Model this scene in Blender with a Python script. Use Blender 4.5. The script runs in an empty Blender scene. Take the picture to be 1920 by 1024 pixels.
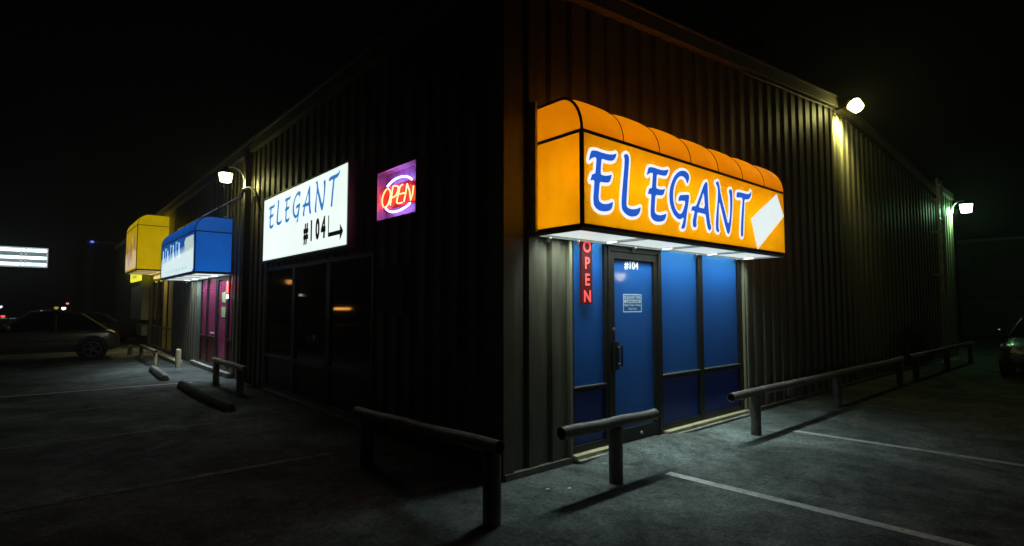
import bpy, math, random
import numpy as np
from mathutils import Vector, Matrix, noise
random.seed(7)
sc = bpy.context.scene
R = math.radians
# ------------------------------------------------------------------ camera, sky, exposure
CAM = Vector((-3.139, -3.730, 1.55))
cd = bpy.data.cameras.new('camera'); cam = bpy.data.objects.new('camera', cd); sc.collection.objects.link(cam)
cd.sensor_width = 36; cd.lens = 36*1017.5/1920; cd.clip_start = .05; cd.clip_end = 2000
fw = Vector((.654, .754, .0599)).normalized(); rt = Vector((.7552, -.6555, 0)).normalized(); up = rt.cross(fw).normalized()
M = Matrix((rt, up, -fw)).transposed().to_4x4(); M.translation = CAM; cam.matrix_world = M
sc.camera = cam
w = bpy.data.worlds.new('World'); sc.world = w; w.use_nodes = True
nt = w.node_tree; bg = nt.nodes['Background']
sky = nt.nodes.new('ShaderNodeTexSky'); sky.sky_type = 'NISHITA'; sky.sun_disc = False
sky.sun_elevation = R(1); sky.sun_rotation = R(200); sky.altitude = 100
bc = nt.nodes.new('ShaderNodeHueSaturation'); bc.inputs['Saturation'].default_value = .25
nt.links.new(sky.outputs[0], bc.inputs['Color']); nt.links.new(bc.outputs[0], bg.inputs[0])
bg.inputs[1].default_value = .0003
sc.view_settings.view_transform = 'Standard'; sc.view_settings.look = 'None'; sc.view_settings.gamma = 1
sc.view_settings.exposure = 0
sc.render.engine = 'CYCLES'
sc.cycles.use_denoising = True; sc.cycles.max_bounces = 6; sc.cycles.diffuse_bounces = 3; sc.cycles.glossy_bounces = 3
sc.cycles.caustics_reflective = False; sc.cycles.caustics_refractive = False
sc.cycles.sample_clamp_indirect = 4

# ------------------------------------------------------------------ materials
MT = {}
def nd(t, k, **kw):
    n = t.nodes.new(k)
    for a, b in kw.items():
        if a in n.inputs: n.inputs[a].default_value = b
        else: setattr(n, a, b)
    return n
def mat(name, col, rough=.6, metal=0, emit=None, es=0, vary=.25, scale=6, stretch=(1,1,1), bump=0, bscale=60, coat=0, spec=.5, dirt=None, dscale=2, dlo=.5, dhi=.7, trans=0, tcol=None):
    m = bpy.data.materials.new(name); m.use_nodes = True; t = m.node_tree; p = t.nodes['Principled BSDF']
    p.inputs['Roughness'].default_value = rough; p.inputs['Metallic'].default_value = metal
    p.inputs['Specular IOR Level'].default_value = spec; p.inputs['Coat Weight'].default_value = coat; p.inputs['Coat Roughness'].default_value = .05
    tc = nd(t, 'ShaderNodeTexCoord'); mp = nd(t, 'ShaderNodeMapping'); mp.inputs['Scale'].default_value = stretch
    t.links.new(tc.outputs['Object'], mp.inputs['Vector'])
    n1 = nd(t, 'ShaderNodeTexNoise', Scale=scale, Detail=8.0, Roughness=.62); t.links.new(mp.outputs[0], n1.inputs['Vector'])
    rp = nd(t, 'ShaderNodeMapRange'); rp.inputs['From Min'].default_value = .3; rp.inputs['From Max'].default_value = .7
    rp.inputs['To Min'].default_value = 1-vary; rp.inputs['To Max'].default_value = 1+vary
    t.links.new(n1.outputs['Fac'], rp.inputs['Value'])
    mx = nd(t, 'ShaderNodeVectorMath'); mx.operation = 'SCALE'; mx.inputs[0].default_value = col[:3]; t.links.new(rp.outputs[0], mx.inputs['Scale'])
    cur = mx.outputs[0]
    if dirt:
        n2 = nd(t, 'ShaderNodeTexNoise', Scale=dscale, Detail=10.0, Roughness=.7); t.links.new(mp.outputs[0], n2.inputs['Vector'])
        r2 = nd(t, 'ShaderNodeMapRange'); r2.inputs['From Min'].default_value = dlo; r2.inputs['From Max'].default_value = dhi
        t.links.new(n2.outputs['Fac'], r2.inputs['Value'])
        mm = nd(t, 'ShaderNodeMix'); mm.data_type = 'RGBA'; t.links.new(r2.outputs[0], mm.inputs[0]); t.links.new(cur, mm.inputs[6]); mm.inputs[7].default_value = (*dirt, 1)
        cur = mm.outputs[2]
    t.links.new(cur, p.inputs['Base Color'])
    if bump:
        n3 = nd(t, 'ShaderNodeTexNoise', Scale=bscale, Detail=6.0, Roughness=.7); t.links.new(mp.outputs[0], n3.inputs['Vector'])
        b = nd(t, 'ShaderNodeBump', Strength=bump, Distance=.01); t.links.new(n3.outputs['Fac'], b.inputs['Height']); t.links.new(b.outputs[0], p.inputs['Normal'])
    if emit:
        e2 = nd(t, 'ShaderNodeVectorMath'); e2.operation = 'SCALE'; e2.inputs[0].default_value = emit
        r4 = nd(t, 'ShaderNodeMapRange'); r4.inputs['From Min'].default_value = .3; r4.inputs['From Max'].default_value = .7
        v = min(vary, .12); r4.inputs['To Min'].default_value = 1-v; r4.inputs['To Max'].default_value = 1+v
        t.links.new(n1.outputs['Fac'], r4.inputs['Value']); t.links.new(r4.outputs[0], e2.inputs['Scale']); t.links.new(e2.outputs[0], p.inputs['Emission Color'])
        p.inputs['Emission Strength'].default_value = es
    if trans:
        o = t.nodes['Material Output']; tb = nd(t, 'ShaderNodeBsdfTranslucent'); 
        if tcol: tb.inputs['Color'].default_value = (*tcol, 1)
        else: t.links.new(cur, tb.inputs['Color'])
        ms = nd(t, 'ShaderNodeMixShader'); ms.inputs[0].default_value = trans
        t.links.new(p.outputs[0], ms.inputs[1]); t.links.new(tb.outputs[0], ms.inputs[2]); t.links.new(ms.outputs[0], o.inputs['Surface'])
    MT[name] = m; return m
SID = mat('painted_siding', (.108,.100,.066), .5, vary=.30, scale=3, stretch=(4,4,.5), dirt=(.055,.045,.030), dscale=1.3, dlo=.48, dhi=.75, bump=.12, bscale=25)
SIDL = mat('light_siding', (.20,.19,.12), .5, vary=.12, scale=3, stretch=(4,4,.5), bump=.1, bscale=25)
TRIM = mat('fascia_paint', (.13,.115,.075), .5, vary=.15, scale=4, bump=.1)
BRZ = mat('bronze_frame', (.022,.021,.019), .4, .4, vary=.3, scale=12)
DARKP = mat('dark_brown_paint', (.03,.026,.02), .6, vary=.3, scale=8)
PIPE = mat('galvanised_pipe', (.16,.15,.14), .5, .25, vary=.3, scale=7, dirt=(.09,.055,.035), dscale=5, dlo=.5, dhi=.68, bump=.3, bscale=40)
PIPEY = mat('cream_pipe_paint', (.50,.44,.27), .55, vary=.2, scale=7, dirt=(.15,.10,.06), dscale=6, dlo=.56, dhi=.7, bump=.3, bscale=40)
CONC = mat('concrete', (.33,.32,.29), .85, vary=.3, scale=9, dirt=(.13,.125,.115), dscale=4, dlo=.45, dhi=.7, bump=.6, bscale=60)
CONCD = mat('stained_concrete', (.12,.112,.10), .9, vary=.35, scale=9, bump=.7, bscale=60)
BLK = mat('black_plastic', (.012,.012,.013), .4, vary=.1)
RUB = mat('tyre_rubber', (.015,.015,.015), .8, vary=.2)
CHR = mat('brushed_metal', (.55,.55,.53), .28, .9, vary=.15)
GLS = mat('tinted_glass', (.004,.005,.006), .04, vary=.2, spec=.6)
CARG = mat('car_window_glass', (.01,.012,.012), .04, vary=.1, spec=.9, coat=.6)
FILM = mat('blue_window_film', (.005,.075,.36), .42, vary=.10, scale=2.2, spec=.7, coat=.25, emit=(.008,.05,.30), es=.04, trans=.42, tcol=(.04,.26,.62))
FILMD = mat('dark_blue_panel', (.004,.030,.19), .3, vary=.1, scale=3, emit=(.006,.02,.20), es=.03)
PINK = mat('magenta_window_film', (.22,.035,.10), .25, vary=.15, emit=(.5,.05,.22), es=.045)
WHT = mat('white_vinyl', (.8,.8,.8), .5, vary=.03)
def emi(name, col, s, base=(.8,.8,.8), vary=.04, scale=4, rough=.4): return mat(name, base, rough, emit=col, es=s, vary=vary, scale=scale)
def asphalt():
    m = bpy.data.materials.new('asphalt'); m.use_nodes = True; t = m.node_tree; p = t.nodes['Principled BSDF']
    tc = nd(t, 'ShaderNodeTexCoord'); P0 = tc.outputs['Object']
    def noi(s, d=8.0, r=.6, dist=0.0):
        n = nd(t, 'ShaderNodeTexNoise', Scale=s, Detail=d, Roughness=r, Distortion=dist); t.links.new(P0, n.inputs['Vector']); return n.outputs['Fac']
    def rng(src, a, b, c, d_):
        r = nd(t, 'ShaderNodeMapRange'); t.links.new(src, r.inputs['Value'])
        for k, v in zip(('From Min','From Max','To Min','To Max'), (a,b,c,d_)): r.inputs[k].default_value = v
        return r.outputs[0]
    def mul(a, b):
        x = nd(t, 'ShaderNodeMath'); x.operation = 'MULTIPLY'; t.links.new(a, x.inputs[0]); t.links.new(b, x.inputs[1]); return x.outputs[0]
    f = mul(rng(noi(.8, 10.0, .68, .6), .32, .68, .62, 1.35), rng(noi(5, 9.0, .72), .32, .68, .62, 1.4))
    f = mul(f, rng(noi(28, 4.0, .75), .34, .66, .6, 1.4)); f = mul(f, rng(noi(130, 3.0, .7), .34, .66, .25, 1.75)); f = mul(f, rng(noi(.45, 7.0, .65, 1.4), .38, .62, .5, 1.45))
    st = rng(noi(2.1, 5.0, .55, 1.2), .60, .68, 1, .62); f = mul(f, st)
    vo = nd(t, 'ShaderNodeTexVoronoi', Scale=.55); vo.feature = 'DISTANCE_TO_EDGE'
    wn = nd(t, 'ShaderNodeTexNoise', Scale=3.0, Detail=6.0); t.links.new(P0, wn.inputs['Vector'])
    av = nd(t, 'ShaderNodeVectorMath'); av.operation = 'MULTIPLY_ADD'; t.links.new(wn.outputs['Color'], av.inputs[0]); av.inputs[1].default_value = (.5,.5,.5); t.links.new(P0, av.inputs[2])
    t.links.new(av.outputs[0], vo.inputs['Vector'])
    cr = rng(vo.outputs['Distance'], 0, .006, .6, 1); f = mul(f, cr)
    c = nd(t, 'ShaderNodeVectorMath'); c.operation = 'SCALE'; c.inputs[0].default_value = (.122,.142,.134); t.links.new(f, c.inputs['Scale'])
    t.links.new(c.outputs[0], p.inputs['Base Color']); p.inputs['Roughness'].default_value = .82; p.inputs['Specular IOR Level'].default_value = .15
    h = mul(noi(70, 4.0, .7), rng(noi(12, 4.0), .3, .7, .6, 1.2)); hh = mul(h, cr)
    b = nd(t, 'ShaderNodeBump', Strength=.7, Distance=.012); t.links.new(hh, b.inputs['Height']); t.links.new(b.outputs[0], p.inputs['Normal'])
    return m
ASP = asphalt()
def wornpaint(name='worn_line_paint', lo=.42, hi=.56, col=(.42,.43,.41), base=(.11,.113,.108)):
    m = mat(name, col, .8, vary=.25, scale=20, dirt=base, dscale=9, dlo=lo, dhi=hi, bump=.4, bscale=70); return m
LINE = wornpaint(lo=.52, hi=.74, col=(.55,.57,.53)); LINE2 = wornpaint('faint_line_paint', .36, .56, (.28,.28,.26))

# ------------------------------------------------------------------ mesh helpers
class MB:
    def __init__(s): s.v = []; s.f = []
    def add(s, vs, fs):
        o = len(s.v); s.v += [tuple(a) for a in vs]; s.f += [tuple(i+o for i in q) for q in fs]; return s
    def box(s, a, b):
        x0,y0,z0 = [min(p,q) for p,q in zip(a,b)]; x1,y1,z1 = [max(p,q) for p,q in zip(a,b)]
        return s.add([(x0,y0,z0),(x1,y0,z0),(x1,y1,z0),(x0,y1,z0),(x0,y0,z1),(x1,y0,z1),(x1,y1,z1),(x0,y1,z1)],
                     [(0,3,2,1),(4,5,6,7),(0,1,5,4),(1,2,6,5),(2,3,7,6),(3,0,4,7)])
    def tube(s, pts, r, n=12, caps=True, inner=0):
        pts = [Vector(p) for p in pts]; rs = r if isinstance(r, (list,tuple)) else [r]*len(pts)
        rings = []; pn = None
        for i, p in enumerate(pts):
            d = (pts[min(i+1,len(pts)-1)]-pts[max(i-1,0)]).normalized()
            if pn is None: a = Vector((0,0,1)) if abs(d.z) < .9 else Vector((1,0,0)); pn = d.cross(a).normalized()
            else: pn = (pn - d*pn.dot(d)).normalized()
            b = d.cross(pn)
            rings.append([p + (pn*math.cos(2*math.pi*k/n) + b*math.sin(2*math.pi*k/n))*rs[i] for k in range(n)])
        o = len(s.v)
        for g in rings: s.v += [tuple(q) for q in g]
        for i in range(len(rings)-1):
            for k in range(n): s.f.append((o+i*n+k, o+i*n+(k+1)%n, o+(i+1)*n+(k+1)%n, o+(i+1)*n+k))
        if caps and not inner:
            s.f.append(tuple(o+k for k in range(n))[::-1]); s.f.append(tuple(o+(len(rings)-1)*n+k for k in range(n)))
        if inner:      # hollow pipe
            for end in (0, len(rings)-1):
                c = pts[end]; dd = (pts[1]-pts[0]).normalized() if end == 0 else (pts[-2]-pts[-1]).normalized()
                ri = [c+(Vector(q)-c)*inner for q in rings[end]]; rd = [q+dd*.25 for q in ri]
                q0 = len(s.v); s.v += [tuple(q) for q in ri+rd]
                for k in range(n):
                    k2 = (k+1)%n; s.f.append((o+end*n+k, q0+k, q0+k2, o+end*n+k2)); s.f.append((q0+k, q0+n+k, q0+n+k2, q0+k2))
                s.f.append(tuple(q0+n+k for k in range(n)))
        return s
    def lathe(s, prof, c=(0,0,0), n=20, mtx=None):
        o = len(s.v)
        for r, z in prof:
            for k in range(n):
                p = Vector((r*math.cos(2*math.pi*k/n), r*math.sin(2*math.pi*k/n), z))
                if mtx: p = mtx @ p
                s.v.append(tuple(p+Vector(c)))
        for i in range(len(prof)-1):
            for k in range(n): s.f.append((o+i*n+k, o+i*n+(k+1)%n, o+(i+1)*n+(k+1)%n, o+(i+1)*n+k))
        s.f.append(tuple(o+k for k in range(n))[::-1]); s.f.append(tuple(o+(len(prof)-1)*n+k for k in range(n)))
        return s
    def build(s, name, m, parent=None, smooth=False, bevel=0):
        me = bpy.data.meshes.new(name); me.from_pydata(s.v, [], s.f); me.materials.append(m)
        if smooth:
            me.polygons.foreach_set('use_smooth', [True]*len(me.polygons))
            try: me.set_sharp_from_angle(angle=R(40))
            except Exception: pass
        o = bpy.data.objects.new(name, me); sc.collection.objects.link(o)
        if parent is not None: child(o, parent)
        if bevel:
            b = o.modifiers.new('bevel', 'BEVEL'); b.width = bevel; b.segments = 2; b.limit_method = 'ANGLE'
        return o
ORG = {}
def child(o, parent):
    o.parent = parent
    o.matrix_parent_inverse = Matrix.Translation(-ORG.get(parent.name, Vector((0,0,0))))
def tag(o, label=None, cat=None, group=None, kind=None):
    for k, v in (('label',label),('category',cat),('group',group),('kind',kind)):
        if v: o[k] = v
    return o
def thing(name, loc, label, cat, group=None):
    o = bpy.data.objects.new(name, None); sc.collection.objects.link(o); o.location = loc; o.empty_display_size = .2
    ORG[o.name] = Vector(loc); return tag(o, label, cat, group)
def dup(root, delta, label):
    r = root.copy(); sc.collection.objects.link(r); r.location = root.location + Vector(delta); r['label'] = label
    for c in list(root.children):
        k = c.copy(); sc.collection.objects.link(k); k.parent = r
        for g in list(c.children):
            h = g.copy(); sc.collection.objects.link(h); h.parent = k
    return r
mR = lambda off=0: (lambda u, v, d=0: (u, off-d, v))         # right wall plane y = off, d outward
mL = lambda off=0: (lambda u, v, d=0: (off-d, u, v))         # left wall plane x = off, d outward; u is y
def flat(poly, m, d=0):
    b = MB(); b.add([m(u,v,d) for u,v in poly], [tuple(range(len(poly)))]); return b
def slab(poly, m, d0, d1):
    n = len(poly); b = MB()
    b.add([m(u,v,d0) for u,v in poly]+[m(u,v,d1) for u,v in poly], [tuple(range(n))[::-1], tuple(range(n,2*n))]+[(i,(i+1)%n,n+(i+1)%n,n+i) for i in range(n)]); return b
def rect(u0,v0,u1,v1): return [(u0,v0),(u1,v0),(u1,v1),(u0,v1)]
def text_mb(s, m, u, v, h, d=0, sx=1, off=0, flip=1, align='CENTER'):
    """lettering lying in plane m, cap height h, baseline v"""
    c = bpy.data.curves.new('t', 'FONT'); c.body = s; c.size = h/.69; c.align_x = align; c.offset = off; c.resolution_u = 3
    o = bpy.data.objects.new('t', c); sc.collection.objects.link(o)
    dg = bpy.context.evaluated_depsgraph_get(); me = bpy.data.meshes.new_from_object(o.evaluated_get(dg))
    b = MB(); b.add([m(u+flip*p.co.x*sx, v+p.co.y, d) for p in me.vertices], [tuple(q.vertices) for q in me.polygons])
    bpy.data.objects.remove(o); bpy.data.meshes.remove(me); bpy.data.curves.remove(c); return b
def chaikin(p):
    q = []
    for i in range(len(p)):
        a = np.array(p[i]); b = np.array(p[(i+1)%len(p)]); q += [a*.8+b*.2, a*.2+b*.8]
    return q
def glyph_mb(polys, m, grow, d, h=.008):
    """outline of a letter grown by `grow`, cut from a fine grid of its distance field"""
    P = [np.array(chaikin(p)) for p in polys]; A = np.vstack(P); lo = A.min(0)-grow-.02; hi = A.max(0)+grow+.02
    xs = np.arange(lo[0], hi[0]+h, h); ys = np.arange(lo[1], hi[1]+h, h); X, Y = np.meshgrid(xs, ys, indexing='ij')
    D = np.full(X.shape, 1e9); I = np.zeros(X.shape, bool)
    for p in P:
        for i in range(len(p)):
            a = p[i]; b = p[(i+1)%len(p)]; e = b-a; L = max(e@e, 1e-12)
            t = np.clip(((X-a[0])*e[0]+(Y-a[1])*e[1])/L, 0, 1); D = np.minimum(D, np.hypot(X-a[0]-t*e[0], Y-a[1]-t*e[1]))
            c = ((a[1] > Y) != (b[1] > Y)); I ^= c & (X < (b[0]-a[0])*(Y-a[1])/((b[1]-a[1]) or 1e-9)+a[0])
    F = np.where(I, -D, D)-grow; B = MB(); key = {}
    def vid(p):
        k = (round(p[0],5), round(p[1],5))
        if k not in key: key[k] = len(B.v); B.v.append(m(p[0], p[1], d))
        return key[k]
    for i in range(len(xs)-1):
        for j in range(len(ys)-1):
            q = [(i,j),(i+1,j),(i+1,j+1),(i,j+1)]; f = [F[a] for a in q]
            if min(f) >= 0: continue
            pts = []
            for k in range(4):
                a, b = q[k], q[(k+1)%4]; fa, fb = f[k], f[(k+1)%4]; pa = (xs[a[0]], ys[a[1]]); pb = (xs[b[0]], ys[b[1]])
                if fa < 0: pts.append(pa)
                if (fa < 0) != (fb < 0):
                    t = fa/(fa-fb); pts.append((pa[0]+(pb[0]-pa[0])*t, pa[1]+(pb[1]-pa[1])*t))
            ids = []
            for p in pts:
                v = vid(p)
                if v not in ids: ids.append(v)
            if len(ids) > 2: B.f.append(tuple(ids))
    return B
GLYPHS = [('E',[[(0.495,2.922),(0.559,2.932),(0.634,2.927),(0.723,2.929),(0.79,2.939),(0.848,2.962),(0.83,2.919),(0.801,2.888),(0.767,2.874),(0.699,2.867),(0.633,2.871),(0.626,2.857),(0.617,2.791),(0.612,2.723),(0.675,2.722),(0.731,2.735),(0.773,2.751),(0.755,2.702),(0.735,2.674),(0.707,2.663),(0.652,2.658),(0.6,2.656),(0.592,2.603),(0.58,2.509),(0.59,2.479),(0.627,2.463),(0.682,2.464),(0.737,2.48),(0.785,2.502),(0.776,2.456),(0.759,2.425),(0.714,2.404),(0.648,2.392),(0.583,2.394),(0.536,2.413),(0.51,2.444),(0.507,2.5),(0.517,2.578),(0.525,2.658),(0.497,2.657),(0.465,2.642),(0.482,2.678),(0.492,2.704),(0.519,2.717),(0.538,2.722),(0.546,2.779),(0.556,2.866),(0.526,2.866),(0.484,2.846),(0.45,2.816),(0.463,2.863),(0.479,2.905)]]),('L',[[(0.959,2.969),(0.977,2.98),(1.001,2.984),(1.023,2.973),(1.034,2.949),(1.025,2.86),(1.008,2.745),(0.991,2.601),(0.982,2.495),(0.997,2.471),(1.045,2.462),(1.112,2.468),(1.168,2.484),(1.206,2.504),(1.201,2.469),(1.179,2.432),(1.135,2.404),(1.061,2.389),(1.001,2.394),(0.948,2.414),(0.914,2.443),(0.905,2.486),(0.914,2.583),(0.937,2.734),(0.957,2.864),(0.962,2.939),(0.947,2.948)]]),('E',[[(1.359,2.919),(1.419,2.927),(1.493,2.924),(1.575,2.923),(1.638,2.933),(1.699,2.954),(1.679,2.914),(1.654,2.881),(1.622,2.87),(1.559,2.866),(1.484,2.868),(1.476,2.798),(1.467,2.721),(1.528,2.719),(1.583,2.725),(1.629,2.74),(1.61,2.697),(1.588,2.67),(1.547,2.658),(1.454,2.654),(1.446,2.58),(1.437,2.492),(1.447,2.466),(1.487,2.455),(1.541,2.458),(1.596,2.471),(1.646,2.491),(1.633,2.451),(1.609,2.416),(1.56,2.395),(1.478,2.383),(1.418,2.39),(1.379,2.412),(1.363,2.445),(1.369,2.523),(1.385,2.651),(1.353,2.65),(1.32,2.635),(1.333,2.667),(1.343,2.695),(1.367,2.709),(1.394,2.713),(1.405,2.795),(1.417,2.868),(1.384,2.864),(1.344,2.848),(1.309,2.823),(1.322,2.868),(1.339,2.906)]]),('G',[[(1.861,2.948),(1.929,2.978),(1.997,2.987),(2.058,2.975),(2.088,2.946),(2.084,2.907),(2.046,2.846),(2.01,2.9),(1.972,2.917),(1.919,2.917),(1.867,2.89),(1.825,2.847),(1.79,2.788),(1.771,2.719),(1.771,2.645),(1.791,2.582),(1.826,2.537),(1.876,2.51),(1.913,2.514),(1.944,2.543),(1.976,2.596),(2.001,2.658),(1.941,2.657),(1.858,2.64),(1.875,2.684),(1.898,2.712),(1.958,2.72),(2.081,2.741),(2.071,2.676),(2.045,2.588),(2.024,2.518),(2.006,2.449),(1.992,2.389),(1.968,2.36),(1.901,2.355),(1.924,2.391),(1.948,2.435),(1.962,2.482),(1.904,2.453),(1.845,2.453),(1.773,2.49),(1.725,2.55),(1.699,2.62),(1.697,2.693),(1.713,2.76),(1.748,2.831),(1.801,2.901)]]),('A',[[(2.426,2.932),(2.461,2.933),(2.468,2.885),(2.468,2.793),(2.472,2.695),(2.483,2.588),(2.505,2.475),(2.535,2.42),(2.482,2.382),(2.444,2.412),(2.424,2.483),(2.408,2.564),(2.334,2.564),(2.236,2.567),(2.227,2.511),(2.21,2.462),(2.22,2.407),(2.163,2.389),(2.135,2.414),(2.136,2.462),(2.16,2.52),(2.182,2.572),(2.14,2.574),(2.108,2.564),(2.12,2.603),(2.142,2.623),(2.209,2.63),(2.264,2.709),(2.329,2.807),(2.378,2.888)],[(2.378,2.812),(2.398,2.624),(2.269,2.625),(2.285,2.655),(2.342,2.744)]]),('N',[[(2.635,2.951),(2.702,2.985),(2.726,2.956),(2.747,2.865),(2.792,2.751),(2.854,2.63),(2.916,2.495),(2.956,2.59),(2.97,2.713),(2.971,2.844),(2.94,2.909),(3.007,2.936),(3.032,2.905),(3.033,2.808),(3.015,2.666),(2.987,2.523),(2.956,2.425),(2.925,2.384),(2.886,2.393),(2.846,2.467),(2.8,2.564),(2.755,2.67),(2.717,2.75),(2.703,2.63),(2.694,2.511),(2.686,2.434),(2.712,2.399),(2.667,2.384),(2.627,2.404),(2.625,2.471),(2.644,2.59),(2.674,2.72),(2.693,2.849),(2.683,2.916)]]),('T',[[(3.15,2.917),(3.26,2.927),(3.373,2.925),(3.449,2.931),(3.493,2.955),(3.51,2.98),(3.524,2.955),(3.502,2.905),(3.456,2.87),(3.388,2.854),(3.335,2.852),(3.321,2.737),(3.298,2.591),(3.282,2.464),(3.279,2.396),(3.241,2.378),(3.214,2.395),(3.223,2.494),(3.245,2.639),(3.27,2.767),(3.286,2.854),(3.238,2.862),(3.128,2.845),(3.13,2.883)]])]

# ------------------------------------------------------------------ ground
g = MB(); g.box((-300,-300,-.5),(400,400,0)); tag(g.build('ground', ASP), kind='structure')
b = MB()
b.add([(1.45,-.02,.050),(2.50,-.02,.050),(1.36,-.80,.004),(2.70,-.62,.004),(.98,-.10,.004),(3.0,-.10,.004)], [(0,2,3,1),(0,4,2),(1,3,5)])
tag(b.build('ramp', ASP), kind='structure')
def line(a, c, wd, z=.004, m=LINE):
    a = Vector((*a,z)); c = Vector((*c,z)); d = (c-a); n = Vector((-d.y,d.x,0)).normalized()*wd/2; b = MB(); N = 60
    vs = []
    for i in range(N+1):
        p = a+d*i/N; j = noise.noise(p*3)*.006; vs += [p+n*(1+j*20), p-n*(1+noise.noise(p*4+Vector((9,0,0)))*.12)]
    b.add(vs, [(2*i,2*i+1,2*i+3,2*i+2) for i in range(N)])
    tag(b.build('parking_line', m), kind='structure')
line((1.31,-.80),(1.62,-6.2),.10); line((3.97,-.86),(4.35,-6.0),.10)
line((6.62,-.9),(6.9,-6.0),.10,m=LINE2); line((9.3,-.9),(9.5,-6.0),.10,m=LINE2)
for y in (1.90,4.33,6.62,8.88): line((-.75,y),(-5.6,y+.1),.10,m=LINE2 if y<8 else LINE)
# worn paint arrow scrap on the asphalt
b = MB(); b.add([(4.72,-1.30,.005),(5.02,-1.34,.005),(6.1,-1.0,.005),(6.35,-.92,.005),(5.6,-1.02,.005),(5.0,-1.12,.005)], [(0,1,2,3,4,5)]); tag(b.build('paint_mark', LINE2), kind='structure')

# ------------------------------------------------------------------ corrugated sheet
def ribs(u0, u1, ph=.0):
    per = .3048; T = []
    k0 = int(math.floor(u0/per))-1
    for k in range(k0, int(u1/per)+2):
        o = k*per+ph; T += [(o+.004,0),(o+.120,0),(o+.128,.022),(o+.250,.022),(o+.256,.046),(o+.290,.046)]
    return T
def siding(m, u0, u1, z0, top, holes=(), ph=0):
    T = ribs(u0, u1, ph)
    def dep(u):
        for (a,da),(c,dc) in zip(T, T[1:]):
            if a <= u <= c: return da+(dc-da)*(u-a)/(c-a)
        return 0
    us = sorted(set([u0,u1]+[a for a,_ in T if u0 < a < u1]+[e for h in holes for e in h[:2] if u0 < e < u1]))
    B = MB()
    for a, c in zip(us, us[1:]):
        mid = (a+c)/2; spans = [(z0, None)]
        for h in holes:
            if h[0] <= mid <= h[1]:
                new = []
                for s, e in spans:
                    if e is None: new += [(s, h[2]), (h[3], None)]
                    else: new.append((s, e))
                spans = [(s,e) for s,e in new if e is None or e > s+.005]
        for s, e in spans:
            ta, tc_ = (top(a), top(c)) if e is None else (e, e)
            B.add([m(a,s,-dep(a)), m(c,s,-dep(c)), m(c,tc_,-dep(c)), m(a,ta,-dep(a))], [(0,1,2,3)])
    return B
def barb(m, u0, v0, u1, v1, d0, d1): return slab(rect(u0,v0,u1,v1), m, d0, d1)

# ------------------------------------------------------------------ corner building
BLD = thing('metal_building', (0,0,0), 'ribbed metal corner building with a low gable and blue-filmed shopfront', 'building')
GT = lambda x: 5.402-abs(x-8.43)*.091
EZ = GT(0)+.02
W_R = siding(mR(), .06, 16.30, .02, GT, holes=[(.87,4.53,0,2.50)]).build('wall', SID, BLD)
W_L = siding(mL(), .06, 45, .02, lambda y: EZ, holes=[(1.545,2.465,2.605,3.20),(2.55,6.85,0,2.25),(9.15,12.75,0,2.45),(16.2,20.4,0,EZ-.01)], ph=.11).build('wall', SID, BLD)
W_R['label'] = 'ribbed gable wall with the orange awning'; W_L['label'] = 'ribbed eave wall with the white sign'
# solid core behind the sheets (keeps light from leaking), with pockets behind the glazing
MB().box((.18,.60,0),(16.2,60,4.5)).build('inner_wall', DARKP, BLD)
MB().box((.14,.14,0),(.17,.60,4.5)).build('inner_wall', DARKP, BLD)
MB().box((4.70,.10,0),(4.73,.60,4.5)).build('inner_wall', DARKP, BLD)
MB().box((.17,.06,2.52),(4.70,.60,2.55)).build('soffit', WHT, BLD)
for a_, c_ in ((.95,1.42),(1.5,2.4),(2.5,3.3),(3.45,4.4)): MB().tube([(a_,.16,2.44),(c_,.16,2.44)], .02, 8).build('added_film_light', emi('added_film_tube', (.80,.97,1), 90), BLD)  # unseen tubes added behind the film to brighten its upper part
b = MB(); b.add([(-.10,-.1,EZ+.2),(8.43,-.1,5.402+.21),(16.4,-.1,GT(16.4)+.2),(16.4,60,GT(16.4)+.2),(8.43,60,5.612),(-.10,60,EZ+.2)], [(0,1,4,5),(1,2,3,4)])
b.build('roof', TRIM, BLD)
# fascias
b = MB()
for a, c in ((-.09,8.43),(8.43,16.36)):
    za, zc = GT(max(a,0)), GT(c); 
    P_ = [(a,za-.01),(c,zc-.01),(c,zc+.17),(a,za+.17)]; bb = slab(P_, mR(), -.02, .085); b.add(bb.v, bb.f)
    bb = slab([(a,za+.17),(c,zc+.17),(c,zc+.205),(a,za+.205)], mR(), -.02, .11); b.add(bb.v, bb.f)
b.build('fascia', TRIM, BLD, bevel=.006)
b = MB(); b.box((-.085,.0,EZ-.02),(.02,45,EZ+.16)); b.box((-.115,.0,EZ+.16),(.02,45,EZ+.21)); b.build('fascia', TRIM, BLD, bevel=.006)
b = MB(); b.add([(-.012,-.012,.02),(.115,-.012,.02),(.115,.02,.02),(.02,.115,.02),(-.012,.115,.02),
                 (-.012,-.012,EZ),(.115,-.012,EZ),(.115,.02,EZ),(.02,.115,EZ),(-.012,.115,EZ)], [(0,1,6,5),(4,0,5,9),(1,2,7,6),(3,4,9,8)])
b.build('corner_trim', SID, BLD)
MB().box((-.14,7.86,.05),(-.02,8.0,EZ+.05)).build('downspout', DARKP, BLD, bevel=.01)
# base flashing and kerb of concrete
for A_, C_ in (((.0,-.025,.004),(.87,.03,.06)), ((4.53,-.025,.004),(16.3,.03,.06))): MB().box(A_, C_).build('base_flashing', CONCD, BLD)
for A_, C_ in (((.90,-.095,.004),(1.45,.03,.035)), ((2.48,-.095,.004),(4.50,.03,.035))): MB().box(A_, C_).build('footing', CONC, BLD, bevel=.006)
for A_, C_ in (((.89,-.06,.035),(1.45,.05,.075)), ((2.48,-.06,.035),(4.52,.05,.075))): MB().box(A_, C_).build('window_sill', PIPEY, BLD, bevel=.005)
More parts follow.
